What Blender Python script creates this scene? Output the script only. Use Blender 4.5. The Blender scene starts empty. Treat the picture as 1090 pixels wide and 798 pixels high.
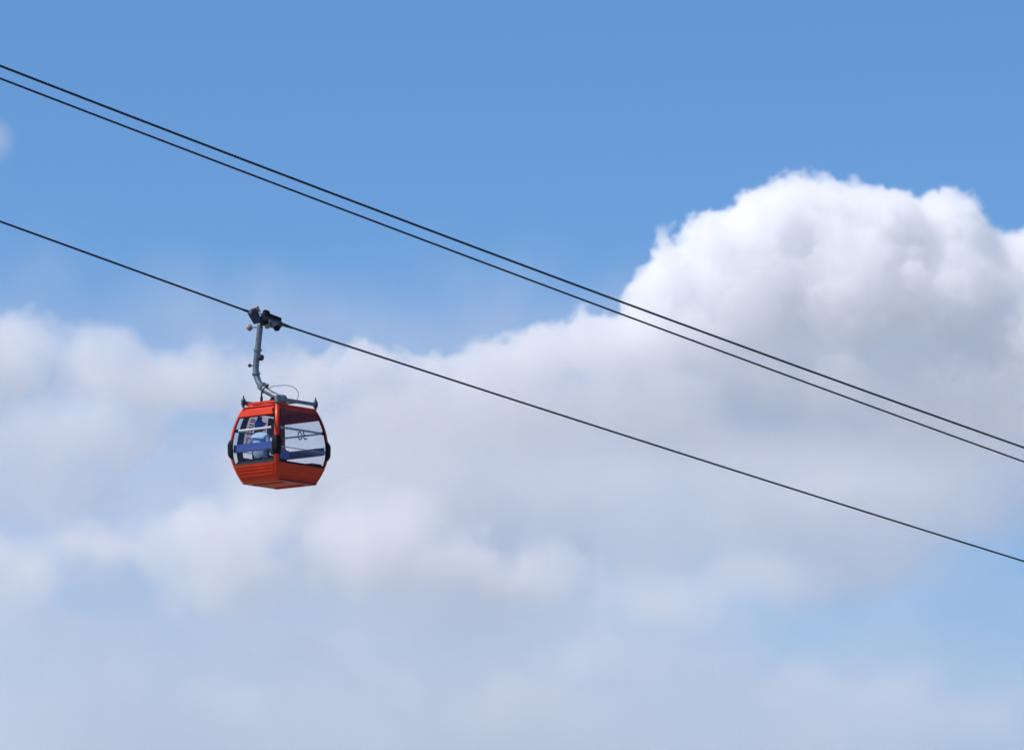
import bpy, bmesh, math, random
from mathutils import Vector, Matrix, Euler

S = bpy.context.scene
COL = S.collection
RND = random.Random(7)

# ------------------------------------------------------------------ camera
F = 6000.0                       # focal length in photo pixels (photo is 1090 x 798)
PITCH = math.radians(8.5)
CAMZ = 1.7
cam = bpy.data.cameras.new('camera')
cam.sensor_width = 36.0
cam.lens = 36.0 * F / 1090.0
cam.clip_start = 1.0
cam.clip_end = 90000.0
cam_ob = bpy.data.objects.new('camera', cam)
COL.objects.link(cam_ob)
cam_ob.location = (0, 0, CAMZ)
cam_ob.rotation_euler = (math.pi / 2 + PITCH, 0, 0)
S.camera = cam_ob

# ------------------------------------------------------------------ world, sun
SUN_EL = math.radians(51)
SUN_AZ = math.radians(-113)      # measured from the viewing direction, negative = to the left
world = bpy.data.worlds.new('World')
S.world = world
world.use_nodes = True
nt = world.node_tree
bg = nt.nodes['Background']
sky = nt.nodes.new('ShaderNodeTexSky')
sky.sky_type = 'NISHITA'
sky.sun_disc = False
sky.sun_elevation = SUN_EL
sky.sun_rotation = SUN_AZ
sky.altitude = 500
sky.air_density = 1.0
sky.dust_density = 0.0
sky.ozone_density = 10.0
hs = nt.nodes.new('ShaderNodeHueSaturation')
hs.inputs['Saturation'].default_value = 1.05
nt.links.new(sky.outputs[0], hs.inputs['Color'])
nt.links.new(hs.outputs[0], bg.inputs['Color'])
bg.inputs['Strength'].default_value = 0.125

sl = bpy.data.lights.new('sun', 'SUN')
sl.energy = 4.8
sl.angle = math.radians(0.53)
sl.color = (1.0, 0.915, 0.81)
sun = bpy.data.objects.new('sun', sl)
COL.objects.link(sun)
SUN_DIR = Vector((math.sin(SUN_AZ) * math.cos(SUN_EL), math.cos(SUN_AZ) * math.cos(SUN_EL), math.sin(SUN_EL)))
sun.rotation_euler = SUN_DIR.to_track_quat('Z', 'Y').to_euler()
sun.location = (-60, -30, 90)

S.render.engine = 'CYCLES'
S.view_settings.view_transform = 'Standard'
S.view_settings.look = 'None'
S.view_settings.exposure = 0.0
S.view_settings.gamma = 1.0
cy = S.cycles
cy.max_bounces = 26
cy.volume_bounces = 22
cy.transparent_max_bounces = 16
cy.volume_step_rate = 4.0
cy.volume_max_steps = 256
cy.use_adaptive_sampling = True
cy.adaptive_threshold = 0.03
cy.adaptive_min_samples = 16
cy.use_denoising = True
cy.denoiser = 'OPENIMAGEDENOISE'


def W(px, py, Y):
    """point of the photo's pixel ray at depth Y metres (Y comes from what the thing is)"""
    a = (px - 545) / F
    b = (399 - py) / F
    d = Vector((a, math.cos(PITCH) - b * math.sin(PITCH), math.sin(PITCH) + b * math.cos(PITCH)))
    return Vector((0, 0, CAMZ)) + d * (Y / d.y)

# ------------------------------------------------------------------ ground: lies below the picture, lights the undersides
def simple_material(name, col, rough=0.6, metal=0.0, var=0.0, scale=6.0, bump=0.0):
    m = bpy.data.materials.new(name)
    m.use_nodes = True
    t = m.node_tree
    b = t.nodes['Principled BSDF']
    b.inputs['Roughness'].default_value = rough
    b.inputs['Metallic'].default_value = metal
    b.inputs['Base Color'].default_value = (*col, 1)
    if var > 0 or bump > 0:
        tc = t.nodes.new('ShaderNodeTexCoord')
        n = t.nodes.new('ShaderNodeTexNoise')
        n.inputs['Scale'].default_value = scale
        n.inputs['Detail'].default_value = 6
        t.links.new(tc.outputs['Object'], n.inputs['Vector'])
        if var > 0:
            r = t.nodes.new('ShaderNodeMapRange')
            r.inputs['From Min'].default_value = 0.3
            r.inputs['From Max'].default_value = 0.7
            r.inputs['To Min'].default_value = 1 - var
            r.inputs['To Max'].default_value = 1 + var
            mx = t.nodes.new('ShaderNodeVectorMath')
            mx.operation = 'SCALE'
            mx.inputs[0].default_value = col
            t.links.new(n.outputs[0], r.inputs[0])
            t.links.new(r.outputs[0], mx.inputs['Scale'])
            t.links.new(mx.outputs[0], b.inputs['Base Color'])
        if bump > 0:
            bp = t.nodes.new('ShaderNodeBump')
            bp.inputs['Strength'].default_value = bump
            bp.inputs['Distance'].default_value = 0.01
            t.links.new(n.outputs[0], bp.inputs['Height'])
            t.links.new(bp.outputs[0], b.inputs['Normal'])
    return m


def ground():
    bm = bmesh.new()
    rings = [0, 60, 250, 1200, 6000, 30000, 70000]
    prev = None
    for r in rings:
        if r == 0:
            ring = [bm.verts.new((0, 0, 0))]
        else:
            ring = [bm.verts.new((r * math.cos(a * math.tau / 64), r * math.sin(a * math.tau / 64), 0)) for a in range(64)]
        if prev is not None:
            for i in range(64):
                j = (i + 1) % 64
                if len(prev) == 1:
                    bm.faces.new((prev[0], ring[i], ring[j]))
                else:
                    bm.faces.new((prev[i], ring[i], ring[j], prev[j]))
        prev = ring
    me = bpy.data.meshes.new('ground')
    bm.to_mesh(me)
    bm.free()
    me.materials.append(simple_material('dry_ground', (0.22, 0.225, 0.235), 0.95, var=0.25, scale=0.02))
    o = bpy.data.objects.new('ground', me)
    COL.objects.link(o)
    o['kind'] = 'structure'
    return o


ground()

# ------------------------------------------------------------------ clouds: real volumes kilometres away
def cloud_material(name, density, col=(1.0, 1.0, 1.0), aniso=0.12):
    m = bpy.data.materials.new(name)
    m.use_nodes = True
    t = m.node_tree
    t.nodes.clear()
    o = t.nodes.new('ShaderNodeOutputMaterial')
    v = t.nodes.new('ShaderNodeVolumePrincipled')
    at = t.nodes.new('ShaderNodeAttribute')
    at.attribute_name = 'density'
    mu = t.nodes.new('ShaderNodeMath')
    mu.operation = 'MULTIPLY'
    mu.inputs[1].default_value = density
    v.inputs['Density Attribute'].default_value = ''
    t.links.new(at.outputs['Fac'], mu.inputs[0])
    t.links.new(mu.outputs[0], v.inputs['Density'])
    v.inputs['Color'].default_value = (*col, 1)
    v.inputs['Anisotropy'].default_value = aniso
    t.links.new(v.outputs[0], o.inputs['Volume'])
    return m


def cloud(name, label, Y, blobs, box, vox, mat, noise, edge, blend=20.0, base=None, seed=0.0, kind=None):
    """a cloud as a voxel volume. Lengths are in photo pixels at the cloud's distance Y (one pixel = Y/F metres).
    blobs: centre px, py, depth offset, radii across, deep, high; noise: size, amplitude, detail, kind"""
    P = Y / F
    me = bpy.data.meshes.new(name)
    o = bpy.data.objects.new(name, me)
    COL.objects.link(o)
    org = W(545, 399, Y)
    o.location = org
    o['label'] = label
    o['category'] = 'cloud'
    o['kind'] = 'stuff'
    me.materials.append(mat)
    g = bpy.data.node_groups.new(name, 'GeometryNodeTree')
    g.interface.new_socket('Geometry', in_out='INPUT', socket_type='NodeSocketGeometry')
    g.interface.new_socket('Geometry', in_out='OUTPUT', socket_type='NodeSocketGeometry')
    N, L = g.nodes.new, g.links.new

    def put(n, i, x):
        if x is None:
            return
        if isinstance(x, (int, float, tuple)):
            n.inputs[i].default_value = x
        else:
            L(x, n.inputs[i])

    def vm(op, a, b=None):
        n = N('ShaderNodeVectorMath')
        n.operation = op
        put(n, 0, a)
        put(n, 1, b)
        return n.outputs['Value'] if op == 'LENGTH' else n.outputs[0]

    def mm(op, a, b=None, c=None):
        n = N('ShaderNodeMath')
        n.operation = op
        put(n, 0, a)
        put(n, 1, b)
        put(n, 2, c)
        return n.outputs[0]

    # work in pixel units
    pos = vm('SCALE', N('GeometryNodeInputPosition').outputs[0])
    pos.node.inputs['Scale'].default_value = 1.0 / P
    f = None
    for (px, py, dy, rx, ry, rz) in blobs:
        c = (W(px, py, Y + dy * P) - org) / P
        d = vm('MULTIPLY', vm('SUBTRACT', pos, tuple(c)), (1 / rx, 1 / ry, 1 / rz))
        v = mm('MULTIPLY', mm('SUBTRACT', 1.0, vm('LENGTH', d)), float(min(rx, rz)))
        f = v if f is None else mm('SMOOTH_MAX', f, v, blend)
    p2 = vm('ADD', pos, (seed, seed * .7, -seed))
    for (size, amp, det, kindn) in noise:
        n = N('ShaderNodeTexNoise')
        n.inputs['Scale'].default_value = 1.0 / size
        n.inputs['Detail'].default_value = det
        n.inputs['Roughness'].default_value = 0.58
        L(p2, n.inputs['Vector'])
        if kindn == 'fbm':
            v = mm('MULTIPLY', mm('SUBTRACT', n.outputs[0], 0.5), 2.0 * amp)
        else:                                       # rounded lumps with creases between
            v = mm('MULTIPLY', mm('SUBTRACT', mm('ABSOLUTE', mm('SUBTRACT', n.outputs[0], 0.5)), 0.10), 5.0 * amp)
        f = mm('ADD', f, v)
    mr = N('ShaderNodeMapRange')
    mr.interpolation_type = 'SMOOTHSTEP'
    mr.inputs['From Min'].default_value = edge[0]
    mr.inputs['From Max'].default_value = edge[1]
    L(f, mr.inputs[0])
    dens = mr.outputs[0]
    if base:                                        # thins out towards a ragged base: (py where gone, py where full)
        z0 = (W(545, base[0], Y) - org).z / P
        z1 = (W(545, base[1], Y) - org).z / P
        sx = N('ShaderNodeSeparateXYZ')
        L(pos, sx.inputs[0])
        b = N('ShaderNodeMapRange')
        b.interpolation_type = 'SMOOTHSTEP'
        b.inputs['From Min'].default_value = z0
        b.inputs['From Max'].default_value = z1
        b.inputs['To Min'].default_value = base[2]
        L(sx.outputs[2], b.inputs[0])
        dens = mm('MULTIPLY', dens, b.outputs[0])
    vc = N('GeometryNodeVolumeCube')
    L(dens, vc.inputs['Density'])
    x0, y0, x1, y1, d0, d1 = box
    a = W(x0, y1, Y) - org
    b = W(x1, y0, Y) - org
    vc.inputs['Min'].default_value = (a.x, d0 * P, a.z)
    vc.inputs['Max'].default_value = (b.x, d1 * P, b.z)
    for ax, s in (('X', x1 - x0), ('Y', d1 - d0), ('Z', y1 - y0)):
        vc.inputs['Resolution ' + ax].default_value = max(8, int(s / vox))
    sm = N('GeometryNodeSetMaterial')
    sm.inputs['Material'].default_value = mat
    out = N('NodeGroupOutput')
    L(vc.outputs[0], sm.inputs[0])
    L(sm.outputs[0], out.inputs[0])
    md = o.modifiers.new('volume', 'NODES')
    md.node_group = g
    return o


CUMULUS = [(690, 318, 0, 40, 50, 40), (722, 292, -10, 46, 55, 46), (768, 262, -15, 48, 55, 48), (812, 236, -5, 46, 60, 46),
           (858, 226, 5, 46, 60, 42), (905, 238, 0, 46, 55, 44), (952, 240, -10, 48, 60, 44), (1004, 238, 5, 46, 60, 46),
           (1026, 252, 0, 34, 50, 40), (1090, 284, 10, 56, 60, 50), (1056, 282, 5, 40, 50, 42), (1165, 290, 20, 70, 70, 56), (1240, 340, 20, 80, 70, 70),
           (800, 310, 0, 90, 80, 80), (900, 310, 0, 100, 85, 85), (1000, 315, 0, 100, 85, 80), (1110, 370, 10, 110, 80, 80),
           (720, 370, 0, 90, 70, 60), (640, 370, 0, 60, 60, 45), (580, 382, 0, 60, 60, 40), (515, 395, 0, 56, 60, 42),
           (450, 405, 0, 50, 50, 36), (395, 402, 10, 52, 50, 44), (345, 420, 10, 50, 50, 40),
           (850, 430, 10, 150, 80, 90), (990, 440, 15, 130, 80, 100), (1120, 450, 15, 130, 80, 90), (700, 450, 0, 130, 80, 90),
           (560, 450, 0, 120, 80, 70), (430, 460, 0, 110, 70, 60)]
BANK_MID = [(430, 510, 0, 150, 80, 100), (580, 520, 10, 180, 80, 120), (720, 540, 0, 190, 80, 120), (340, 500, 0, 110, 60, 80),
            (860, 540, 10, 200, 80, 110), (500, 620, 0, 200, 70, 80), (1000, 500, 10, 140, 80, 90)]
BANK_LEFT = [(20, 378, 0, 70, 60, 52), (95, 388, 0, 70, 60, 50), (160, 408, 0, 60, 60, 42), (225, 405, 0, 70, 50, 44), (-60, 390, 0, 100, 60, 75), (290, 415, 0, 56, 50, 46),
             (30, 480, -20, 90, 66, 60), (110, 470, -20, 80, 66, 54), (60, 520, -10, 100, 60, 50), (-40, 510, 0, 110, 60, 70)]
PUFF_LOW = [(175, 590, -10, 46, 50, 44), (225, 566, 0, 54, 55, 46), (285, 556, 0, 60, 55, 48), (345, 570, 10, 60, 55, 46), (260, 615, 0, 110, 60, 50), (400, 575, 10, 90, 60, 60), (470, 600, 10, 80, 60, 46), (560, 615, 10, 100, 60, 40), (110, 585, 10, 60, 50, 30),
            (22, 628, -20, 46, 50, 46), (-20, 610, -10, 60, 55, 60), (40, 670, -10, 60, 50, 40), (60, 740, -10, 60, 50, 30)]
PUFF_RIGHT = [(430, 735, 0, 80, 40, 34), (250, 745, 0, 90, 40, 36), (130, 720, 0, 60, 40, 30), (720, 640, 0, 90, 45, 40), (820, 620, 10, 80, 45, 36), (330, 690, 0, 60, 40, 24), (825, 745, 0, 44, 40, 26), (870, 728, 0, 50, 40, 30), (940, 745, 0, 80, 45, 40), (1030, 770, 0, 90, 45, 40), (870, 790, 0, 120, 45, 40), (560, 760, 0, 120, 45, 50), (640, 700, 0, 80, 40, 40)]
VEIL = [(400, 860, 0, 900, 150, 330), (300, 690, 0, 600, 110, 150), (820, 720, 0, 400, 90, 120), (880, 600, 0, 260, 80, 110), (200, 540, 0, 450, 100, 150),
        (1100, 780, 0, 300, 80, 190), (450, 390, 0, 900, 52, 130), (1050, 470, 0, 420, 60, 140), (80, 580, 0, 260, 140, 110)]
PUFF = [(-8, 152, 0, 22, 22, 26), (-50, 160, 0, 40, 30, 30)]

M_CUM = cloud_material('cumulus_vapour', 0.043)
M_BANK = cloud_material('cloud_bank_vapour', 0.009, (1, 1, 1))
M_PUFF = cloud_material('soft_cumulus_vapour', 0.014)
M_VEIL = cloud_material('veil_vapour', 0.0046, (0.97, 0.965, 0.97))
cloud('cumulus_cloud', 'towering white cumulus cloud with billowing bright top above the ropes at right', 8000, CUMULUS,
      (270, 150, 1290, 580, -110, 130), 2.0, M_CUM, [(85, 34, 8, 'fbm'), (30, 13, 5, 'billow')], (0, 8), base=(530, 225, 0.0), seed=3.0)
cloud('cloud_bank', 'soft grey white cloud bank below the towering cumulus in the middle', 8600, BANK_MID,
      (150, 370, 1200, 740, -120, 130), 4.5, M_BANK, [(110, 60, 7, 'fbm'), (45, 11, 4, 'billow')], (-10, 30), base=(720, 480, 0.25), seed=11.0)
cloud('cloud_bank', 'soft pale cloud bank along the left edge left of the gondola', 8400, BANK_LEFT,
      (-200, 300, 370, 620, -100, 100), 3.4, M_PUFF, [(85, 54, 7, 'fbm'), (30, 13, 5, 'billow')], (-5, 18), base=(600, 400, 0.05), seed=23.0)
cloud('cloud_bank', 'bright rounded cloud lumps low in the sky under the gondola', 6800, PUFF_LOW,
      (-120, 480, 720, 800, -90, 90), 3.4, M_PUFF, [(80, 56, 7, 'fbm'), (30, 13, 5, 'billow')], (-5, 18), base=(720, 560, 0.0), seed=41.0)
cloud('cloud_bank', 'faint cloud wisps low at the bottom right of the sky', 6800, PUFF_RIGHT,
      (20, 560, 1180, 860, -80, 80), 4.0, M_BANK, [(80, 44, 7, 'fbm'), (34, 9, 4, 'billow')], (-5, 26), base=(840, 700, 0.0), seed=53.0)
cloud('cloud_veil', 'thin lavender grey cloud veil along the bottom below the gondola', 7200, VEIL,
      (-400, 180, 1500, 1120, -160, 160), 9.0, M_VEIL, [(260, 90, 5, 'fbm'), (85, 60, 6, 'fbm')], (-40, 100), blend=60.0, seed=31.0)
cloud('cloud_puff', 'tiny faint cloud wisp at the left edge under the twin ropes', 8200, PUFF,
      (-110, 110, 40, 200, -40, 40), 2.5, M_PUFF, [(40, 12, 5, 'fbm')], (-6, 20), seed=5.0)

# ------------------------------------------------------------------ materials
def paint(name, col, rough=0.38, coat=0.06):
    m = simple_material(name, col, rough, var=0.10, scale=3.0, bump=0.03)
    b = m.node_tree.nodes['Principled BSDF']
    b.inputs['Coat Weight'].default_value = coat
    b.inputs['Specular IOR Level'].default_value = 0.22
    b.inputs['Coat Roughness'].default_value = 0.12
    return m


def glass_material(name, tint):
    m = bpy.data.materials.new(name)
    m.use_nodes = True
    t = m.node_tree
    t.nodes.clear()
    o = t.nodes.new('ShaderNodeOutputMaterial')
    mix = t.nodes.new('ShaderNodeMixShader')
    fr = t.nodes.new('ShaderNodeFresnel')
    geo = t.nodes.new('ShaderNodeNewGeometry')          # same reflectance on both sides of the thin pane
    ior = t.nodes.new('ShaderNodeMapRange')
    ior.inputs['To Min'].default_value = 1.27
    ior.inputs['To Max'].default_value = 1 / 1.27
    t.links.new(geo.outputs['Backfacing'], ior.inputs[0])
    t.links.new(ior.outputs[0], fr.inputs['IOR'])
    tr = t.nodes.new('ShaderNodeBsdfTransparent')
    tr.inputs['Color'].default_value = (*tint, 1)
    gl = t.nodes.new('ShaderNodeBsdfGlossy')
    gl.inputs['Roughness'].default_value = 0.04
    t.links.new(fr.outputs[0], mix.inputs['Fac'])
    t.links.new(tr.outputs[0], mix.inputs[1])
    t.links.new(gl.outputs[0], mix.inputs[2])
    t.links.new(mix.outputs[0], o.inputs['Surface'])
    return m


M_RED = paint('orange_red_paint', (0.54, 0.038, 0.009))
M_REDFLOOR = paint('orange_red_underside', (0.55, 0.075, 0.022), 0.55, 0.0)
M_LINING = simple_material('dark_lining', (0.34, 0.045, 0.038), 0.9, var=0.15)
M_BLACK = simple_material('black_rubber', (0.008, 0.009, 0.012), 0.7, var=0.2, scale=9, bump=0.1)
M_BLACK.node_tree.nodes['Principled BSDF'].inputs['Specular IOR Level'].default_value = 0.15
M_STEEL = simple_material('galvanised_steel', (0.13, 0.165, 0.21), 0.5, 0.35, var=0.32, scale=9, bump=0.06)
M_DARKSTEEL = simple_material('greasy_dark_steel', (0.028, 0.034, 0.045), 0.42, 0.5, var=0.3, scale=12, bump=0.1)
M_BLUESTEEL = simple_material('blue_black_casting', (0.022, 0.022, 0.060), 0.45, 0.3, var=0.2, scale=12)
M_BRASS = simple_material('pale_roller_polymer', (0.27, 0.20, 0.145), 0.5, 0.0, var=0.15, scale=20)
M_ROPE = simple_material('greased_wire_rope', (0.022, 0.029, 0.044), 0.42, 0.4, var=0.3, scale=30)
M_RAIL = simple_material('pale_handrail', (0.80, 0.78, 0.74), 0.35, 0.0, var=0.05)
M_BLUERAIL = simple_material('blue_grey_handrail', (0.28, 0.40, 0.50), 0.4, 0.0, var=0.08)
M_SEAT = simple_material('blue_seat_plastic', (0.035, 0.075, 0.30), 0.45, 0.0, var=0.12, scale=5)
M_FILM = simple_material('dark_purple_film', (0.055, 0.036, 0.075), 0.5, var=0.15)
M_FILMBLUE = simple_material('dark_blue_film', (0.030, 0.045, 0.13), 0.5, var=0.15)
M_WHITEFILM = simple_material('white_film', (0.74, 0.72, 0.78), 0.6, var=0.04)
M_REDPRINT = simple_material('red_print', (0.55, 0.035, 0.075), 0.6)
M_NAVY = simple_material('navy_print', (0.07, 0.08, 0.24), 0.6)
M_GLASS = glass_material('window_acrylic', (0.93, 0.935, 0.95))
M_SEATBASE = simple_material('black_seat_cushion', (0.014, 0.020, 0.026), 0.7, var=0.15)
M_SILL = simple_material('dark_blue_sill', (0.04, 0.055, 0.075), 0.6, var=0.1)

# translucency for the white film: daylight comes through it from the far side
_t = M_WHITEFILM.node_tree
_o = [n for n in _t.nodes if n.type == 'OUTPUT_MATERIAL'][0]
_tl = _t.nodes.new('ShaderNodeBsdfTranslucent')
_tl.inputs['Color'].default_value = (0.8, 0.78, 0.82, 1)
_mx = _t.nodes.new('ShaderNodeMixShader')
_mx.inputs[0].default_value = 0.75
_t.links.new(_t.nodes['Principled BSDF'].outputs[0], _mx.inputs[1])
_t.links.new(_tl.outputs[0], _mx.inputs[2])
_t.links.new(_mx.outputs[0], _o.inputs['Surface'])


# ------------------------------------------------------------------ mesh helpers
def obj(name, bm, mat, parent=None, smooth=False, sharp=35):
    bmesh.ops.recalc_face_normals(bm, faces=bm.faces)
    me = bpy.data.meshes.new(name)
    bm.to_mesh(me)
    bm.free()
    me.materials.append(mat)
    if smooth:
        me.shade_smooth()
        me.set_sharp_from_angle(angle=math.radians(sharp))
    o = bpy.data.objects.new(name, me)
    COL.objects.link(o)
    o.parent = parent
    return o


def frame_of(d):
    d = d.normalized()
    up = Vector((0, 0, 1)) if abs(d.z) < 0.9 else Vector((1, 0, 0))
    x = d.cross(up).normalized()
    return x, x.cross(d).normalized()


def tube(bm, pts, rad, seg=10, caps=True):
    """swept tube; rad one number or one per point"""
    pts = [Vector(p) for p in pts]
    rads = rad if isinstance(rad, (list, tuple)) else [rad] * len(pts)
    rings = []
    x = None
    for i, p in enumerate(pts):
        d = (pts[min(i + 1, len(pts) - 1)] - pts[max(i - 1, 0)]).normalized()
        if x is None:
            x, y = frame_of(d)
        else:
            x = (x - d * x.dot(d)).normalized()
            y = x.cross(d).normalized()
        rings.append([bm.verts.new(p + rads[i] * (math.cos(a * math.tau / seg) * x + math.sin(a * math.tau / seg) * y)) for a in range(seg)])
    for r0, r1 in zip(rings, rings[1:]):
        for a in range(seg):
            b = (a + 1) % seg
            bm.faces.new((r0[a], r0[b], r1[b], r1[a]))
    if caps:
        bm.faces.new(rings[0])
        bm.faces.new(rings[-1])


def loft(bm, loops, closed_ends=True):
    rings = [[bm.verts.new(p) for p in lp] for lp in loops]
    n = len(rings[0])
    for r0, r1 in zip(rings, rings[1:]):
        for a in range(n):
            b = (a + 1) % n
            bm.faces.new((r0[a], r0[b], r1[b], r1[a]))
    if closed_ends:
        bm.faces.new(rings[0])
        bm.faces.new(rings[-1])


def box(bm, c, size, rot=None, bevel=0.0):
    r = bmesh.ops.create_cube(bm, size=1.0)
    vs = r['verts']
    M = Matrix.Translation(c) @ (rot.to_4x4() if rot else Matrix.Identity(4)) @ Matrix.Diagonal((*size, 1))
    bmesh.ops.transform(bm, matrix=M, verts=vs)
    if bevel > 0:
        es = [e for e in bm.edges if all(v in vs for v in e.verts)]
        bmesh.ops.bevel(bm, geom=es, offset=bevel, segments=2, affect='EDGES')


def disc(bm, c, axis, r, w, seg=16, bev=0.25):
    """a roller: short cylinder with rounded rims"""
    c, axis = Vector(c), Vector(axis).normalized()
    e = min(r, w) * bev
    tube(bm, [c - axis * w / 2, c - axis * (w / 2 - e), c + axis * (w / 2 - e), c + axis * w / 2], [r - e, r, r, r - e], seg)


# ------------------------------------------------------------------ where the gondola hangs
YAW = math.radians(-40)
DIST = 150.0
ORG = W(297, 515.5, DIST)
EX = Vector((math.cos(YAW), math.sin(YAW), 0))      # cabin x: to the right and towards the camera
EY = Vector((-math.sin(YAW), math.cos(YAW), 0))     # cabin y: along the rope, to the right and away

gondola = bpy.data.objects.new('gondola', None)
COL.objects.link(gondola)
gondola.location = ORG
gondola.rotation_euler = (0, 0, YAW)
gondola['label'] = 'orange red cable car cabin with wide windows hanging from the lower rope'
gondola['category'] = 'gondola'


def local_at(px, py, x=None, y=None):
    """cabin coordinates of a photo pixel on the cabin's own plane x = const or y = const"""
    o = Vector((0, 0, CAMZ))
    d = (W(px, py, DIST) - o).normalized()
    n, c = (EX, x) if x is not None else (EY, y)
    t = (c - n.dot(o - ORG)) / n.dot(d)
    q = o + d * t - ORG
    return Vector((q.dot(EX), q.dot(EY), q.z))


# ------------------------------------------------------------------ cabin shell
PROF = [(-0.10, 0.69), (0.0, 0.735), (0.244, 0.848), (0.545, 0.948), (0.80, 0.993), (0.96, 1.0), (1.147, 0.985), (1.52, 0.924), (1.84, 0.825), (2.04, 0.730), (2.15, 0.66)]
HX, HY = 0.865, 1.05
ZR = 2.02       # roof edge
ZS = 0.46       # window sill
ZF = 1.76       # lower edge of the fascia


def prof(z):
    k = 1
    while k < len(PROF) - 3 and PROF[k + 1][0] < z:
        k += 1
    (z0, a), (z1, b), (z2, c), (z3, d) = PROF[k - 1:k + 3]
    t = (z - z1) / (z2 - z1)
    m1 = (c - a) / (z2 - z0) * (z2 - z1)
    m2 = (d - b) / (z3 - z1) * (z2 - z1)
    return (2 * t**3 - 3 * t**2 + 1) * b + (t**3 - 2 * t**2 + t) * m1 + (-2 * t**3 + 3 * t**2) * c + (t**3 - t**2) * m2


def hx(z): return HX * prof(z)
def hy(z): return HY * prof(z)


CORNER = 0.085   # pillar's reach along each face


def face_pt(face, f, z, off):
    """point on a face: f -1..1 between the pillars, off metres outwards"""
    if face in ('-y', '+y'):
        s = -1 if face == '-y' else 1
        return Vector((f * (hx(z) - CORNER), s * (hy(z) + off), z))
    s = -1 if face == '-x' else 1
    return Vector((s * (hx(z) + off), f * (hy(z) - CORNER), z))


def face_panel(bm, face, z0, z1, f0=-1.0, f1=1.0, off=0.0, th=0.03, nz=8, lean=0.0):
    """curved slab following the cabin's side; lean shifts f with height"""
    loops = []
    for i in range(nz + 1):
        z = z0 + (z1 - z0) * i / nz
        q = lean * (z - z0)
        loops.append([face_pt(face, f0 + q, z, off), face_pt(face, f1 + q, z, off), face_pt(face, f1 + q, z, off - th), face_pt(face, f0 + q, z, off - th)])
    loft(bm, loops)


FACES = ('-y', '+x', '+y', '-x')

# pillars with their corner bumpers
for sx, sy in ((1, -1), (-1, -1), (-1, 1), (1, 1)):
    bm = bmesh.new()
    loops = []
    n = 20
    R = 0.065
    for i in range(n + 1):
        z = 0.03 + (ZR - 0.03) * i / n
        X, Y = hx(z), hy(z)
        lp = []
        C = CORNER
        outer = [(X - C, Y + 0.012)]
        for k in range(6):
            a = math.pi / 2 * (1 - k / 5)
            outer.append((X + 0.012 - R + R * math.cos(a), Y + 0.012 - R + R * math.sin(a)))
        outer.append((X + 0.012, Y - C))
        inner = [(X - 0.05, Y - C), (X - 0.05, Y - 0.05), (X - C, Y - 0.05)]
        loops.append([Vector((sx * px_, sy * py_, z)) for px_, py_ in outer + inner])
    loft(bm, loops)
    obj('pillar', bm, M_RED, gondola, smooth=True)
    bm = bmesh.new()
    loops = []
    for z, k in ((0.665, 0.25), (0.70, 0.62), (0.76, 0.95), (0.80, 1.0), (1.03, 1.0), (1.07, 0.95), (1.13, 0.60), (1.165, 0.22)):
        X, Y = hx(z) + 0.014, hy(z) + 0.014
        e = 0.044 * k + 0.003
        C = 0.11 + 0.05 * k
        sec = [(X - C, Y + e * .5), (X - C + .03, Y + e), (X - .07, Y + e), (X + e - .03, Y + e - .03 - 0.0), (X + e, Y - .07), (X + e, Y - C + .03), (X + e * .5, Y - C),
               (X - 0.012, Y - C), (X - 0.012, Y - 0.012), (X - C, Y - 0.012)]
        loops.append([Vector((sx * a, sy * b, z)) for a, b in sec])
    loft(bm, loops)
    obj('corner_bumper', bm, M_BLACK, gondola, smooth=True)

# lower skirt with ribs, windows, sills
for face in FACES:
    bm = bmesh.new()
    face_panel(bm, face, 0.03, ZS, off=0.0, th=0.04)
    sk = obj('skirt_panel', bm, M_RED, gondola, smooth=True)
    zs = (0.15, 0.235, 0.32) if face in ('-y', '+y') else (0.10,)
    for z in zs:
        bm = bmesh.new()
        face_panel(bm, face, z, z + (0.045 if face in ('-y', '+y') else 0.02), f0=-.97, f1=.97, off=0.022, th=0.02, nz=2)
        obj('rib', bm, M_RED, sk)
    if face in ('-y', '+y'):
        bm = bmesh.new()
        face_panel(bm, face, 0.385, ZS - 0.004, f0=-.985, f1=.985, off=0.026, th=0.022, nz=3)
        obj('rib', bm, M_RED, sk)
    bm = bmesh.new()
    face_panel(bm, face, ZS, ZS + 0.05, f0=-.99, f1=.99, off=-0.006, th=0.05, nz=2)
    obj('window_sill', bm, M_SILL if face in ('-y', '+y') else M_BLACK, gondola)
    top = ZF if face in ('-y', '+y') else 1.93
    bm = bmesh.new()
    face_panel(bm, face, ZS + 0.052, top, f0=-.995, f1=.995, off=-0.004, th=0.006, nz=12)
    win = obj('window', bm, M_GLASS, gondola, smooth=True)
    for f0, f1 in ((-0.997, -0.955), (0.955, 0.997)):
        bm = bmesh.new()
        face_panel(bm, face, ZS + 0.054, top - 0.002, f0=f0, f1=f1, off=0.004, th=0.018, nz=12)
        obj('gasket', bm, M_BLACK, win, smooth=True)

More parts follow.
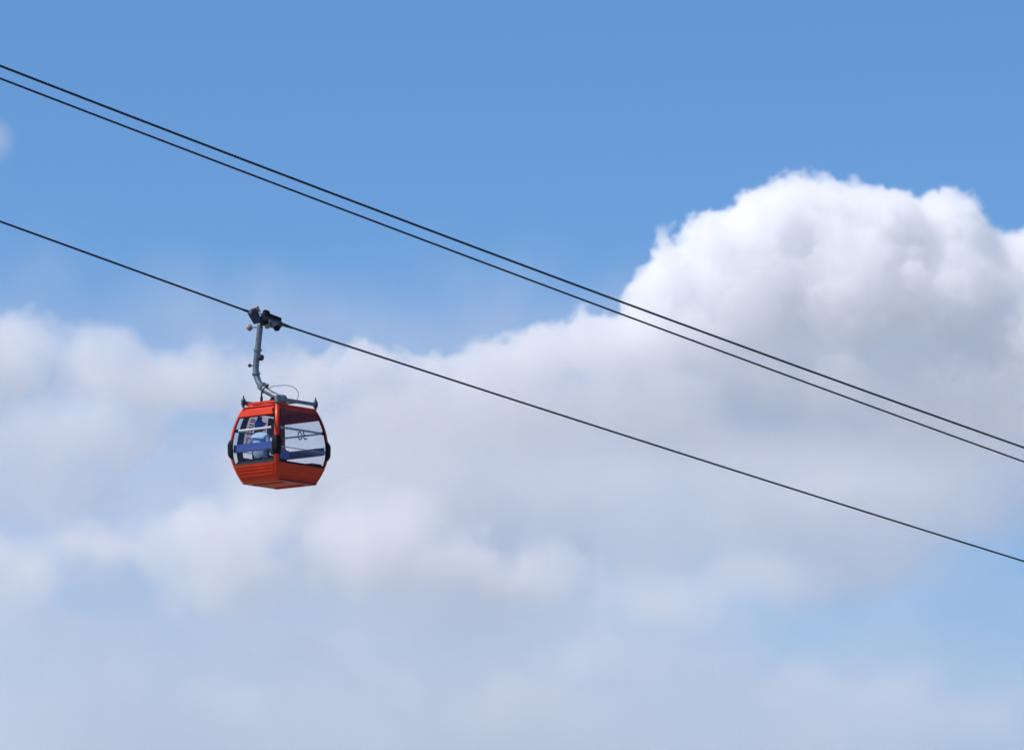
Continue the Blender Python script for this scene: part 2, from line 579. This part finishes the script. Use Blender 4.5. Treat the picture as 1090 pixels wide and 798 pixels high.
# fascias above the windows
for face in ('-y', '+y'):
    bm = bmesh.new()
    face_panel(bm, face, ZF + 0.004, ZR - 0.01, f0=-1, f1=1, off=-0.02, th=0.03)
    fs = obj('fascia', bm, M_RED, gondola)
    bm = bmesh.new()
    s = -1 if face == '-y' else 1
    loops = []
    for f in (-0.985, -0.95, 0.90, 0.95):
        pts = []
        for z, o in ((ZF + 0.03, 0.0), (ZF + 0.012, 0.055), (ZF + 0.15, 0.070), (ZF + 0.175, 0.055), (ZF + 0.175, 0.0)):
            k = 0.6 if f in (-0.985, 0.95) else 1.0
            pts.append(face_pt(face, f, z, o * k - 0.018))
        loops.append(pts)
    loft(bm, loops)
    obj('hood', bm, M_RED, fs)
    bm = bmesh.new()
    face_panel(bm, face, ZF - 0.01, ZR - 0.02, f0=-.99, f1=.99, off=-0.056, th=0.02)
    obj('inner_lining', bm, M_LINING, fs)
for face in ('+x', '-x'):
    bm = bmesh.new()
    face_panel(bm, face, 1.934, ZR, f0=-1, f1=1, off=0.0, th=0.05, nz=3)
    obj('window_header', bm, M_RED, gondola)

# roof: rounded tray with a raised rim bar along its -y edge
def ring(z, ex, ey, r, n=5):
    out = []
    for sx, sy, a0 in ((1, 1, 0), (-1, 1, 90), (-1, -1, 180), (1, -1, 270)):
        for k in range(n + 1):
            a = math.radians(a0 + 90 * k / n)
            out.append(Vector((sx * (ex - r) + r * math.cos(a), sy * (ey - r) + r * math.sin(a), z)))
    return out


bm = bmesh.new()
X, Y = hx(ZR), hy(ZR)
loft(bm, [ring(ZR - 0.015, X - 0.03, Y - 0.03, 0.05), ring(ZR + 0.012, X + 0.02, Y + 0.02, 0.07), ring(ZR + 0.035, X + 0.01, Y + 0.01, 0.07),
          ring(ZR + 0.055, X - 0.06, Y - 0.06, 0.08), ring(ZR + 0.065, X - 0.25, Y - 0.25, 0.1)])
roof = obj('roof', bm, M_RED, gondola, smooth=True)
bm = bmesh.new()
box(bm, (-0.02, -Y + 0.10, ZR + 0.12), (2 * X - 0.16, 0.05, 0.075), bevel=0.008)
for xx in (-X + 0.16, 0.0, X - 0.16):
    box(bm, (xx, -Y + 0.10, ZR + 0.08), (0.04, 0.03, 0.06))
obj('roof_rail', bm, M_RED, roof)
bm = bmesh.new()
loft(bm, [ring(ZR - 0.045, X - 0.03, Y - 0.03, 0.05), ring(ZR - 0.02, X - 0.035, Y - 0.035, 0.05)])
obj('ceiling', bm, M_LINING, gondola)

# floor
bm = bmesh.new()
X, Y = hx(0.0), hy(0.0)
loft(bm, [ring(-0.012, X - 0.09, Y - 0.09, 0.08), ring(0.0, X - 0.015, Y - 0.015, 0.07), ring(0.028, X + 0.008, Y + 0.008, 0.07), ring(0.06, X - 0.06, Y - 0.06, 0.07)])
floor = obj('floor_pan', bm, M_REDFLOOR, gondola, smooth=True, sharp=20)
for sx in (1, -1):
    bm = bmesh.new()
    box(bm, (sx * (X + 0.03), 0.02, 0.006), (0.075, 2 * Y - 0.10, 0.022), bevel=0.005)
    obj('door_step', bm, M_DARKSTEEL, floor)
for sy in (-1, 1):
    bm = bmesh.new()
    box(bm, (0, sy * 0.42, -0.03), (1.05, 0.08, 0.034), bevel=0.006)
    obj('floor_beam', bm, M_REDFLOOR, floor)

# handrails
def rail(face, z, r, mat, f0=-1.0, f1=1.0, off=-0.07):
    bm = bmesh.new()
    a, b = face_pt(face, f0, z, off), face_pt(face, f1, z, off)
    tube(bm, [a, b], r, 8)
    rl = obj('handrail', bm, mat, gondola, smooth=True)
    for f in (f0 + 0.03, f1 - 0.03):
        bm = bmesh.new()
        p = face_pt(face, f, z, off)
        q = face_pt(face, f, z, -0.014)
        tube(bm, [p, q], r * 1.5, 8)
        obj('rail_bracket', bm, M_BLACK, rl, smooth=True)
    return rl


rail('-y', 1.405, 0.032, M_RAIL, -0.93, 0.90)
rail('+y', 1.405, 0.022, M_BLUERAIL)
rail('+x', 1.405, 0.030, M_BLUERAIL)
rail('-x', 1.405, 0.022, M_BLUERAIL)
rail('+x', 0.885, 0.013, M_BLUERAIL)
rail('-x', 0.885, 0.013, M_BLUERAIL)

# benches along both -y and +y sides
for s in (-1, 1):
    face = '-y' if s < 0 else '+y'
    bench = bpy.data.objects.new('bench', None)
    COL.objects.link(bench)
    bench.parent = gondola
    bm = bmesh.new()
    yb = s * (hy(0.92) - 0.10)
    xb = hx(0.92) - 0.09
    box(bm, (0, yb, 0.92), (2 * xb, 0.05, 0.215), bevel=0.018)
    obj('backrest', bm, M_SEAT, bench)
    bm = bmesh.new()
    box(bm, (0, s * (hy(0.56) - 0.30), 0.535), (2 * (hx(0.56) - 0.08), 0.44, 0.07), bevel=0.025)
    obj('seat', bm, M_SEATBASE, bench)
    if s < 0:
        bm = bmesh.new()
        box(bm, (hx(0.6) - 0.15, s * (hy(0.6) - 0.37), 0.69), (0.12, 0.50, 0.24), bevel=0.02)
        obj('armrest', bm, M_SEAT, bench)
    for xx in (-0.45, 0.45):
        bm = bmesh.new()
        tube(bm, [(xx, s * (hy(0.56) - 0.30), 0.505), (xx, s * (hy(0.56) - 0.30), 0.055)], 0.022, 8)
        obj('leg', bm, M_BLACK, bench, smooth=True)

# printed film on the far door (-x): dark strips, white strips with red characters
def film(face, f0, f1, z0, z1, mat, lean=0.0, off=-0.016, name='film_strip', th=0.003):
    bm = bmesh.new()
    face_panel(bm, face, z0, z1, f0, f1, off=off, th=th, nz=10, lean=lean)
    return obj(name, bm, mat, gondola)


film('-x', -0.80, -0.54, 0.55, 1.90, M_FILM)
film('-x', -0.54, -0.16, 0.98, 1.90, M_WHITEFILM)
film('-x', -0.16, 0.08, 0.55, 1.90, M_FILMBLUE)
film('-x', 0.08, 0.40, 1.30, 1.90, M_WHITEFILM)
film('-x', 0.40, 0.56, 0.55, 1.90, M_FILM)
film('-x', 0.56, 0.985, 1.43, 1.90, M_FILM)
film('-x', 0.76, 0.985, 0.55, 1.426, M_FILM)
film('-x', -0.54, -0.16, 0.55, 0.74, M_FILM)
film('-x', 0.08, 0.40, 0.55, 0.80, M_FILM)


def print_marks(face, marks, mat, off=-0.022):
    """flat print: each mark (f0, f1, z0, z1) is one bar of a character"""
    for k, group in enumerate(marks):
        bm = bmesh.new()
        for f0, f1, z0, z1 in group:
            face_panel(bm, face, z0, z1, f0, f1, off=off, th=0.002, nz=2)
        obj('printed_character', bm, mat, gondola)


print_marks('-x', [
    [(-0.44, -0.24, 1.78, 1.81), (-0.44, -0.24, 1.71, 1.74), (-0.44, -0.40, 1.741, 1.779), (-0.28, -0.24, 1.741, 1.779), (-0.36, -0.32, 1.741, 1.779)],
    [(-0.44, -0.24, 1.63, 1.66), (-0.44, -0.24, 1.56, 1.59), (-0.28, -0.24, 1.591, 1.629)],
    [(-0.44, -0.24, 1.48, 1.51), (-0.44, -0.40, 1.36, 1.479), (-0.28, -0.24, 1.36, 1.479)],
    [(-0.44, -0.24, 1.27, 1.30), (-0.44, -0.40, 1.13, 1.269), (-0.28, -0.24, 1.13, 1.269), (-0.44, -0.33, 1.10, 1.129)],
    [(0.15, 0.33, 1.73, 1.76), (0.15, 0.33, 1.64, 1.67), (0.15, 0.33, 1.55, 1.58), (0.15, 0.19, 1.671, 1.729), (0.29, 0.33, 1.581, 1.639)],
], M_REDPRINT)

# cabin number on the far window, reads from outside
def text_mesh(name, s, size, mat, parent, loc, rot, offset=0.0):
    cu = bpy.data.curves.new(name, 'FONT')
    cu.body = s
    cu.size = size
    cu.align_x = 'CENTER'
    cu.align_y = 'CENTER'
    cu.extrude = 0.001
    cu.offset = offset
    tmp = bpy.data.objects.new('tmp_text', cu)
    COL.objects.link(tmp)
    dg = bpy.context.evaluated_depsgraph_get()
    me = bpy.data.meshes.new_from_object(tmp.evaluated_get(dg))
    bpy.data.objects.remove(tmp)
    bpy.data.curves.remove(cu)
    me.name = name
    me.materials.clear()
    me.materials.append(mat)
    o = bpy.data.objects.new(name, me)
    COL.objects.link(o)
    o.parent = parent
    o.location = loc
    o.rotation_euler = rot
    return o


q = local_at(322, 464, y=hy(1.40) - 0.02)
tilt = math.atan2(hy(1.30) - hy(1.50), 0.20)
text_mesh('cabin_number', '30', 0.35, M_NAVY, gondola, (q.x, hy(q.z) - 0.024, q.z), (math.pi / 2 - 0, 0, math.pi), 0.001).rotation_euler = Euler((math.pi / 2 - tilt, 0, math.pi))

# ------------------------------------------------------------------ hanger frame on the roof
ZB = ZR + 0.17
bx, by = hx(ZR) - 0.03, hy(ZR) - 0.01
frame = bpy.data.objects.new('hanger_frame', None)
COL.objects.link(frame)
frame.parent = gondola
for s in (1, -1):
    bm = bmesh.new()
    box(bm, (s * bx, 0, ZB), (0.085, 2 * by - 0.06, 0.085), bevel=0.012)
    obj('side_beam', bm, M_STEEL, frame)
bm = bmesh.new()
box(bm, (0, 0, ZB + 0.01), (2 * bx - 0.09, 0.12, 0.10), bevel=0.012)
obj('cross_beam', bm, M_STEEL, frame)
for sx in (1, -1):
    for sy in (1, -1):
        bm = bmesh.new()
        p = Vector((sx * bx, sy * by, 0))
        if (sx, sy) == (1, -1):                     # the near corner has a plain block instead of a spring pot
            box(bm, p + Vector((-0.01, 0.02, ZR + 0.15)), (0.12, 0.13, 0.20), bevel=0.02)
            obj('frame_foot', bm, M_STEEL, frame)
            continue
        tube(bm, [p + Vector((0, 0, ZR + 0.03)), p + Vector((0, 0, ZR + 0.09)), p + Vector((0, 0, ZR + 0.10)), p + Vector((0, 0, ZR + 0.23)),
                  p + Vector((0, 0, ZR + 0.26)), p + Vector((0, 0, ZR + 0.30)), p + Vector((0, 0, ZR + 0.36))],
             [0.035, 0.035, 0.065, 0.065, 0.045, 0.022, 0.014], 12)
        obj('spring_mount', bm, M_DARKSTEEL, frame, smooth=True)

# hanger arm: in the plane across the rope
arm_px = [(299.0, 424.5), (295.5, 422.6), (290, 419.8), (284.5, 416.6), (279.5, 412.6), (275.6, 407.2), (273.0, 400.5), (272.2, 393.5), (272.8, 385), (274.2, 374), (275.4, 362), (276.4, 352), (277.0, 345.5)]
HY0 = -0.05
arm = [local_at(px, py, y=HY0) for px, py in arm_px]
arm.insert(0, local_at(303.5, 426.5, y=HY0))
bm = bmesh.new()
tube(bm, arm, [0.075, 0.085, 0.085] + [0.085] * 8 + [0.08] * (len(arm) - 11), 14)
hanger = obj('hanger_arm', bm, M_STEEL, gondola, smooth=True)


def arm_at(px, py):
    return local_at(px, py, y=HY0)


def collar(i0, k, r=0.112, w=0.05):
    a, b = arm[i0], arm[i0 + 1]
    c = a.lerp(b, k)
    d = (b - a).normalized()
    bm = bmesh.new()
    tube(bm, [c - d * w / 2, c + d * w / 2], r, 14)
    x = frame_of(d)[1]
    box(bm, c + Vector((0.115, 0, 0)), (0.05, 0.05, 0.05), bevel=0.008)
    box(bm, c - Vector((0.115, 0, 0)), (0.05, 0.05, 0.05), bevel=0.008)
    obj('collar', bm, M_STEEL, hanger, smooth=True)


collar(4, 0.55)
collar(7, 0.35)
collar(10, 0.10)
# bracket where the arm meets the frame
bm = bmesh.new()
c = arm[1]
loft(bm, [[Vector((c.x + x, HY0 + sy, z)) for x, z in ((-0.16, ZB + 0.05), (0.20, ZB + 0.05), (0.10, c.z + 0.10), (-0.03, c.z + 0.10))] for sy in (-0.09, 0.09)])
obj('hinge_bracket', bm, M_STEEL, hanger)
bm = bmesh.new()
disc(bm, (c.x + 0.03, HY0, c.z + 0.02), (0, 1, 0), 0.07, 0.26)
obj('hinge_pin', bm, M_DARKSTEEL, hanger, smooth=True)
bm = bmesh.new()
c2 = arm_at(291.0, 425.5)
loft(bm, [[Vector((c2.x + x, HY0 + sy, z)) for x, z in ((-0.16, ZB - 0.02), (0.15, ZB - 0.02), (0.08, ZB + 0.17), (-0.03, ZB + 0.17))] for sy in (-0.07, 0.07)])
obj('rubber_block', bm, M_BLACK, hanger)
# damper strut from the elbow down to the roof
bm = bmesh.new()
a = arm_at(278.6, 412.5)
b = Vector((a.x - 0.01, HY0, ZR + 0.05))
tube(bm, [a, a.lerp(b, 0.4), a.lerp(b, 0.41), b], [0.022, 0.022, 0.036, 0.036], 10)
obj('damper', bm, M_BLACK, hanger, smooth=True)
# clamp block at the elbow
bm = bmesh.new()
a = arm_at(279.3, 411.2)
box(bm, a, (0.20, 0.22, 0.16), rot=Matrix.Rotation(math.radians(-50), 3, 'Y'), bevel=0.02)
obj('elbow_clamp', bm, M_STEEL, hanger)
bm = bmesh.new()
a = arm_at(284.5, 410.2)
tube(bm, [arm_at(281.5, 411.0), a, arm_at(285.6, 409.6)], [0.045, 0.045, 0.03], 10)
obj('bolt', bm, M_DARKSTEEL, hanger, smooth=True)
# looping cable from the elbow to the far beam
loop_px = [(286.5, 413.6), (288.5, 411.9), (291.5, 410.9), (296, 410.6), (301, 410.1), (306, 410.2), (310.5, 411.2), (314, 413.1), (316.6, 416), (317.6, 419.4), (317.2, 422.4), (315.6, 426.2)]
bm = bmesh.new()
pts = [arm_at(px, py) for px, py in loop_px]
fine = []
for i in range(len(pts) - 1):
    p0, p1, p2, p3 = pts[max(i - 1, 0)], pts[i], pts[i + 1], pts[min(i + 2, len(pts) - 1)]
    for k in range(4):
        t = k / 4
        fine.append(0.5 * ((2 * p1) + (p2 - p0) * t + (2 * p0 - 5 * p1 + 4 * p2 - p3) * t * t + (3 * p1 - p0 - 3 * p2 + p3) * t**3))
fine.append(pts[-1])
tube(bm, fine, 0.0085, 6)
obj('cable_loop', bm, M_BLACK, hanger, smooth=True)
# small guide wheels on the arm
def stud(px0, py0, px1, py1, r, mat, name):
    a, b = arm_at(px0, py0), arm_at(px1, py1)
    d = (b - a).normalized()
    bm = bmesh.new()
    tube(bm, [a, b], r * 0.4, 8)
    tube(bm, [b - d * r * .6, b - d * r * .3, b + d * r * .5, b + d * r * .8], [r * .6, r, r, r * .6], 10)
    obj(name, bm, mat, hanger, smooth=True)


stud(272.5, 389, 266.0, 389.0, 0.05, M_DARKSTEEL, 'side_stud')
stud(273.2, 380.5, 277.6, 380.6, 0.085, M_DARKSTEEL, 'side_stud')
stud(276.4, 347.9, 267.3, 348.6, 0.055, M_STEEL, 'roller_axle')
bm = bmesh.new()
c = arm_at(265.6, 348.7)
bmesh.ops.create_uvsphere(bm, u_segments=16, v_segments=10, radius=0.092, matrix=Matrix.Translation(c) @ Matrix.Diagonal((0.85, 1, 1, 1)))
obj('guide_roller', bm, M_BRASS, hanger, smooth=True)

# ------------------------------------------------------------------ ropes
def rope_line(px_pts, xloc, s_from, s_to):
    """points on the vertical plane x = xloc (cabin axes) under the photo's pixels, smoothed and carried on past the frame"""
    raw = [local_at(px, py, x=xloc) for px, py in px_pts]
    import numpy as np
    ys = np.array([p.y for p in raw])
    zs = np.array([p.z for p in raw])
    co = np.polyfit(ys, zs, 2)
    n = 60
    out = []
    for i in range(n + 1):
        y = s_from + (s_to - s_from) * i / n
        out.append(Vector((xloc, y, float(np.polyval(co, y)))))
    return out


def world(p):
    return ORG + EX * p.x + EY * p.y + Vector((0, 0, p.z))


def make_rope(name, label, pts, r, group):
    """a six-strand wire rope: twisted, lobed cross-section swept along the sagging line"""
    import numpy as np
    wp = np.array([list(world(p)) for p in pts])
    seg = np.linalg.norm(np.diff(wp, axis=0), axis=1)
    t = np.concatenate([[0], np.cumsum(seg)])
    tt = np.arange(0, t[-1], 0.022)
    c = np.stack([np.interp(tt, t, wp[:, k]) for k in range(3)], 1)
    ker = np.ones(41) / 41                                   # round off the corners of the coarse line
    pad = np.concatenate([c[:1] - (c[20:0:-1] - c[:1]), c, c[-1:] + (c[-1:] - c[-2:-22:-1])])
    c = np.stack([np.convolve(pad[:, k], ker, 'valid') for k in range(3)], 1)
    d = np.gradient(c, axis=0)
    d /= np.linalg.norm(d, axis=1, keepdims=True)
    x = np.cross(d, [0, 0, 1.0])
    x /= np.linalg.norm(x, axis=1, keepdims=True)
    y = np.cross(x, d)
    n, m = len(c), 12
    ang = np.arange(m) * 2 * np.pi / m
    tw = (tt * 2 * np.pi / 0.62)[:, None]
    rad = r * np.where(np.arange(m) % 2 == 0, 1.10, 0.86)[None, :]
    A = ang[None, :] + tw
    o0 = c[n // 2].copy()
    v = (c - o0)[:, None, :] + (rad * np.cos(A))[..., None] * x[:, None, :] + (rad * np.sin(A))[..., None] * y[:, None, :]
    i = (np.arange(n - 1) * m)[:, None]
    j = np.arange(m)[None, :]
    k = (j + 1) % m
    f = np.stack([i + j, i + k, i + m + k, i + m + j], -1).reshape(-1, 4)
    me = bpy.data.meshes.new(name)
    me.from_pydata(v.reshape(-1, 3), [], f)
    me.materials.append(M_ROPE)
    me.shade_smooth()
    o = bpy.data.objects.new(name, me)
    COL.objects.link(o)
    o.location = o0
    o['label'] = label
    o['category'] = 'cable'
    o['group'] = group
    return o


GP = arm_at(280.5, 338.6)                      # the rope inside the grip
XR = GP.x
left = rope_line([(0, 235.6), (60, 257.6), (130, 282.8), (200, 308), (262, 330.8)], XR, -60, 0)
right = rope_line([(300, 345.2), (350, 361.8), (520, 417.0), (580, 436.0), (780, 499.9), (840, 518.8), (1030, 578.4), (1090, 597.2)], XR, 0, 120)
y_l = local_at(268, 333, x=XR).y
y_r = local_at(296, 343.6, x=XR).y
lower = [p for p in left if p.y < y_l - 0.05] + [local_at(268, 333.0, x=XR), local_at(282, 338.6, x=XR), local_at(296, 343.6, x=XR)] + [p for p in right if p.y > y_r + 0.3]
make_rope('haul_rope', 'single dark steel rope that carries the orange gondola', lower, 0.027, 'ropes of the cableway')
up1 = rope_line([(0, 70.2), (260, 170.3), (520, 268.6), (780, 364.9), (1030, 454.9), (1090, 476.3)], XR - 0.4, -60, 120)
up2 = rope_line([(0, 83.6), (260, 183.2), (520, 281.4), (780, 378.3), (1030, 469.5), (1090, 491.3)], XR - 0.4, -60, 120)
make_rope('haul_rope', 'upper of the two dark ropes running close together across the sky', up1, 0.0315, 'ropes of the cableway')
make_rope('haul_rope', 'lower of the two dark ropes running close together across the sky', up2, 0.027, 'ropes of the cableway')

# ------------------------------------------------------------------ grip on the rope
RD = (local_at(296, 343.6, x=XR) - local_at(268, 333.0, x=XR)).normalized()
RN = Vector((0, 0, 1)) - RD * RD.z
RN.normalize()
RX = Vector((1, 0, 0))
GR = Matrix((RX, RD, RN)).transposed()          # columns: across, along, normal
grip = bpy.data.objects.new('grip', None)
COL.objects.link(grip)
grip.parent = gondola


def g_at(px, py, dx=0.0):
    return local_at(px, py, x=XR + dx)


bm = bmesh.new()
a, b = g_at(274, 337.0), g_at(297, 346.6)
box(bm, (a + b) / 2 + RX * 0.03, (0.22, (b - a).length, 0.19), rot=GR, bevel=0.03)
obj('clamp_body', bm, M_DARKSTEEL, grip)
bm = bmesh.new()
a, b = g_at(279, 334.4), g_at(296.5, 340.4)
box(bm, (a + b) / 2 + RX * 0.05, (0.16, (b - a).length, 0.10), rot=GR, bevel=0.02)
obj('clamp_cover', bm, M_BLACK, grip)
bm = bmesh.new()
a = g_at(282.0, 333.2)
box(bm, a + RX * 0.05, (0.14, 0.20, 0.14), rot=GR, bevel=0.03)
obj('spring_housing', bm, M_BLACK, grip)
bm = bmesh.new()
pl = [g_at(px, py, 0.16) for px, py in ((267.2, 333.6), (268.3, 330.2), (271.5, 328.0), (275.5, 328.4), (277.6, 331.0), (277.0, 336), (276.8, 344), (273.6, 344.5))]
pl2 = [p - RX * 0.12 for p in pl]
loft(bm, [pl, pl2])
obj('jaw_plate', bm, M_BLUESTEEL, grip)
bm = bmesh.new()
disc(bm, g_at(272.6, 328.3, 0.10), (1, 0, 0), 0.062, 0.15)
obj('roller', bm, M_BRASS, grip, smooth=True)
for px, py, r, mt in ((294.6, 349.0, 0.088, M_BLACK), (284.8, 347.0, 0.075, M_BRASS), (290.5, 345.2, 0.07, M_STEEL)):
    bm = bmesh.new()
    disc(bm, g_at(px, py, 0.12), (1, 0, 0), r, 0.12)
    obj('roller', bm, mt, grip, smooth=True)
bm = bmesh.new()
a, b = g_at(276, 344.2), g_at(296, 349.4)
box(bm, (a + b) / 2 + RX * 0.05, (0.09, (b - a).length, 0.085), rot=Matrix((RX, (b - a).normalized(), RX.cross((b - a).normalized()))).transposed(), bevel=0.02)
obj('lower_lever', bm, M_DARKSTEEL, grip)
bm = bmesh.new()
tube(bm, [g_at(286, 341.8, 0.17), g_at(295, 344.8, 0.17)], 0.045, 10)
obj('spring', bm, M_STEEL, grip, smooth=True)
bm = bmesh.new()
tube(bm, [g_at(275.6, 331.5, 0.19), g_at(277.3, 336.5, 0.19)], 0.03, 8)
obj('link', bm, M_RAIL, grip, smooth=True)
for (pa, pb) in (((296, 343.6), (311.5, 349.1)), ((268, 333.0), (258.5, 329.5))):
    bm = bmesh.new()
    a, b = g_at(*pa), g_at(*pb)
    tube(bm, [a, a.lerp(b, 0.5), b], [0.052, 0.045, 0.031] if pb[0] > 300 else [0.04, 0.036, 0.031], 10)
    obj('rope_sleeve', bm, M_DARKSTEEL, grip, smooth=True)

# ------------------------------------------------------------------ passenger seated on the near bench, back to the camera
M_SHIRT = simple_material('light_blue_cotton', (0.33, 0.50, 0.72), 0.85, var=0.10, scale=14, bump=0.3)
M_TROUSER = simple_material('dark_trousers', (0.03, 0.035, 0.05), 0.9, var=0.1)
M_SKIN = simple_material('skin', (0.36, 0.20, 0.13), 0.55, var=0.05)
M_HAIR = simple_material('dark_hair', (0.014, 0.011, 0.010), 0.6, var=0.2, scale=40)
M_CAP = simple_material('blue_cap', (0.035, 0.11, 0.45), 0.8, var=0.1)


def passenger(x0, y0, zseat):
    """faces +y; one skinned body"""
    V, E, Rr = [], [], []

    def v(p, r, parent=None):
        V.append(p)
        Rr.append(r if isinstance(r, tuple) else (r, r))
        if parent is not None:
            E.append((parent, len(V) - 1))
        return len(V) - 1
    pel = v((0, 0, 0.10), (0.17, 0.125))
    sp1 = v((0, -0.015, 0.25), (0.155, 0.115), pel)
    sp2 = v((-0.005, -0.02, 0.40), (0.170, 0.12), sp1)
    sp3 = v((-0.01, 0.0, 0.53), (0.165, 0.105), sp2)
    nk = v((-0.03, 0.03, 0.635), (0.055, 0.055), sp3)
    hd0 = v((-0.045, 0.05, 0.70), (0.068, 0.078), nk)
    hd1 = v((-0.055, 0.055, 0.78), (0.080, 0.095), hd0)
    hd2 = v((-0.06, 0.055, 0.85), (0.072, 0.088), hd1)
    for s in (-1, 1):
        sh = v((s * 0.185, 0.0, 0.54), 0.070, sp3)
        el = v((s * 0.245, 0.03, 0.28), 0.048, sh)
        wr = v((s * 0.16, 0.24, 0.17), 0.030, el)
        pm = v((s * 0.13, 0.31, 0.165), (0.036, 0.018), wr)
        for k, ln in ((-1.5, 0.055), (-0.5, 0.068), (0.5, 0.072), (1.5, 0.062)):
            a = v((s * 0.13 + k * 0.017, 0.355, 0.168), 0.009, pm)
            b = v((s * 0.125 + k * 0.018, 0.355 + ln * .6, 0.158), 0.0085, a)
            v((s * 0.125 + k * 0.018, 0.355 + ln, 0.135), 0.0075, b)
        th = v((s * 0.10, 0.30, 0.175), 0.010, pm)
        v((s * 0.085, 0.34, 0.168), 0.009, th)
        hp = v((s * 0.095, 0.05, 0.075), 0.088, pel)
        kn = v((s * 0.12, 0.42, 0.075), 0.062, hp)
        an = v((s * 0.12, 0.40, -0.40), 0.038, kn)
        v((s * 0.125, 0.54, -0.475), (0.042, 0.03), an)
    me = bpy.data.meshes.new('person')
    me.from_pydata(V, E, [])
    o = bpy.data.objects.new('person', me)
    COL.objects.link(o)
    md = o.modifiers.new('skin', 'SKIN')
    md.use_smooth_shade = True
    for i, r in enumerate(Rr):
        sv = me.skin_vertices[0].data[i] if me.skin_vertices else None
        if sv:
            sv.radius = r
    if me.skin_vertices:
        me.skin_vertices[0].data[0].use_root = True
    sb = o.modifiers.new('sub', 'SUBSURF')
    sb.levels = sb.render_levels = 2
    dg = bpy.context.evaluated_depsgraph_get()
    dg.update()
    m2 = bpy.data.meshes.new_from_object(o.evaluated_get(dg))
    o.modifiers.clear()
    o.data = m2
    m2.name = 'person'
    m2.materials.clear()
    for m in (M_SHIRT, M_TROUSER, M_SKIN):
        m2.materials.append(m)
    for p in m2.polygons:
        c = p.center
        if c.z > 0.625 or (c.y > 0.22 and 0.10 < c.z < 0.24 and abs(c.x) < 0.24 and c.z > 0.135):
            p.material_index = 2
        elif c.z < 0.135 and (c.y > 0.06 or c.z < 0.05):
            p.material_index = 1
        p.use_smooth = True
    o.location = ORG + EX * x0 + EY * y0 + Vector((0, 0, zseat))
    o.scale = (1.18, 1.15, 1.19)
    o.rotation_euler = (0, 0, YAW + math.radians(6))
    o['label'] = 'person in a light blue shirt and blue cap seated inside the gondola, back turned'
    o['category'] = 'person'
    # hair: a cap of hair round the back of the head
    hc = Vector((-0.055, 0.045, 0.80))
    bm = bmesh.new()
    bmesh.ops.create_icosphere(bm, subdivisions=3, radius=1.0)
    for w_ in bm.verts:
        n = w_.co.copy()
        k = 1.0 + 0.03 * math.sin(n.x * 17 + n.z * 9) * math.cos(n.y * 13)
        w_.co = hc + Vector((n.x * 0.094 * k, n.y * 0.112 * k, n.z * 0.165 * k - 0.042))
    bmesh.ops.delete(bm, geom=[f for f in bm.faces if f.calc_center_median().y > hc.y + 0.045 and f.calc_center_median().z < hc.z + 0.06], context='FACES')
    obj('hair', bm, M_HAIR, o, smooth=True)
    bm = bmesh.new()
    bmesh.ops.create_icosphere(bm, subdivisions=3, radius=1.0)
    for w_ in bm.verts:
        n = w_.co.copy()
        w_.co = hc + Vector((-0.008 + n.x * 0.102, n.y * 0.12, 0.012 + n.z * 0.132))
    bmesh.ops.delete(bm, geom=[f for f in bm.faces if f.calc_center_median().z < hc.z - 0.065 + 0.55 * (f.calc_center_median().x - hc.x)], context='FACES')
    cap = obj('cap', bm, M_CAP, o, smooth=True)
    bm = bmesh.new()
    lo = []
    for z in (0.0, 0.008):
        lo.append([hc + Vector((0.09 * math.cos(a), 0.085 + 0.10 * max(0, math.sin(a)), 0.055 + z - 0.03 * max(0, math.sin(a)))) for a in [math.pi * k / 10 for k in range(11)]])
    loft(bm, lo)
    obj('peak', bm, M_CAP, cap)
    for s in (-1, 1):
        bm = bmesh.new()
        bmesh.ops.create_uvsphere(bm, u_segments=10, v_segments=8, radius=1.0, matrix=Matrix.Translation(hc + Vector((s * 0.088, 0.02, -0.025))) @ Matrix.Diagonal((0.016, 0.024, 0.036, 1)))
        obj('ear', bm, M_SKIN, o, smooth=True)
    bm = bmesh.new()
    loft(bm, [[hc + Vector((x, 0.095, z)) for x, z in ((-0.012, 0.01), (0.012, 0.01), (0.02, -0.05), (-0.02, -0.05))],
              [hc + Vector((x, y, z)) for x, y, z in ((-0.005, 0.105, 0.005), (0.005, 0.105, 0.005), (0.01, 0.125, -0.045), (-0.01, 0.125, -0.045))]])
    obj('nose', bm, M_SKIN, o, smooth=True)
    return o


passenger(-0.13, -0.62, 0.60)
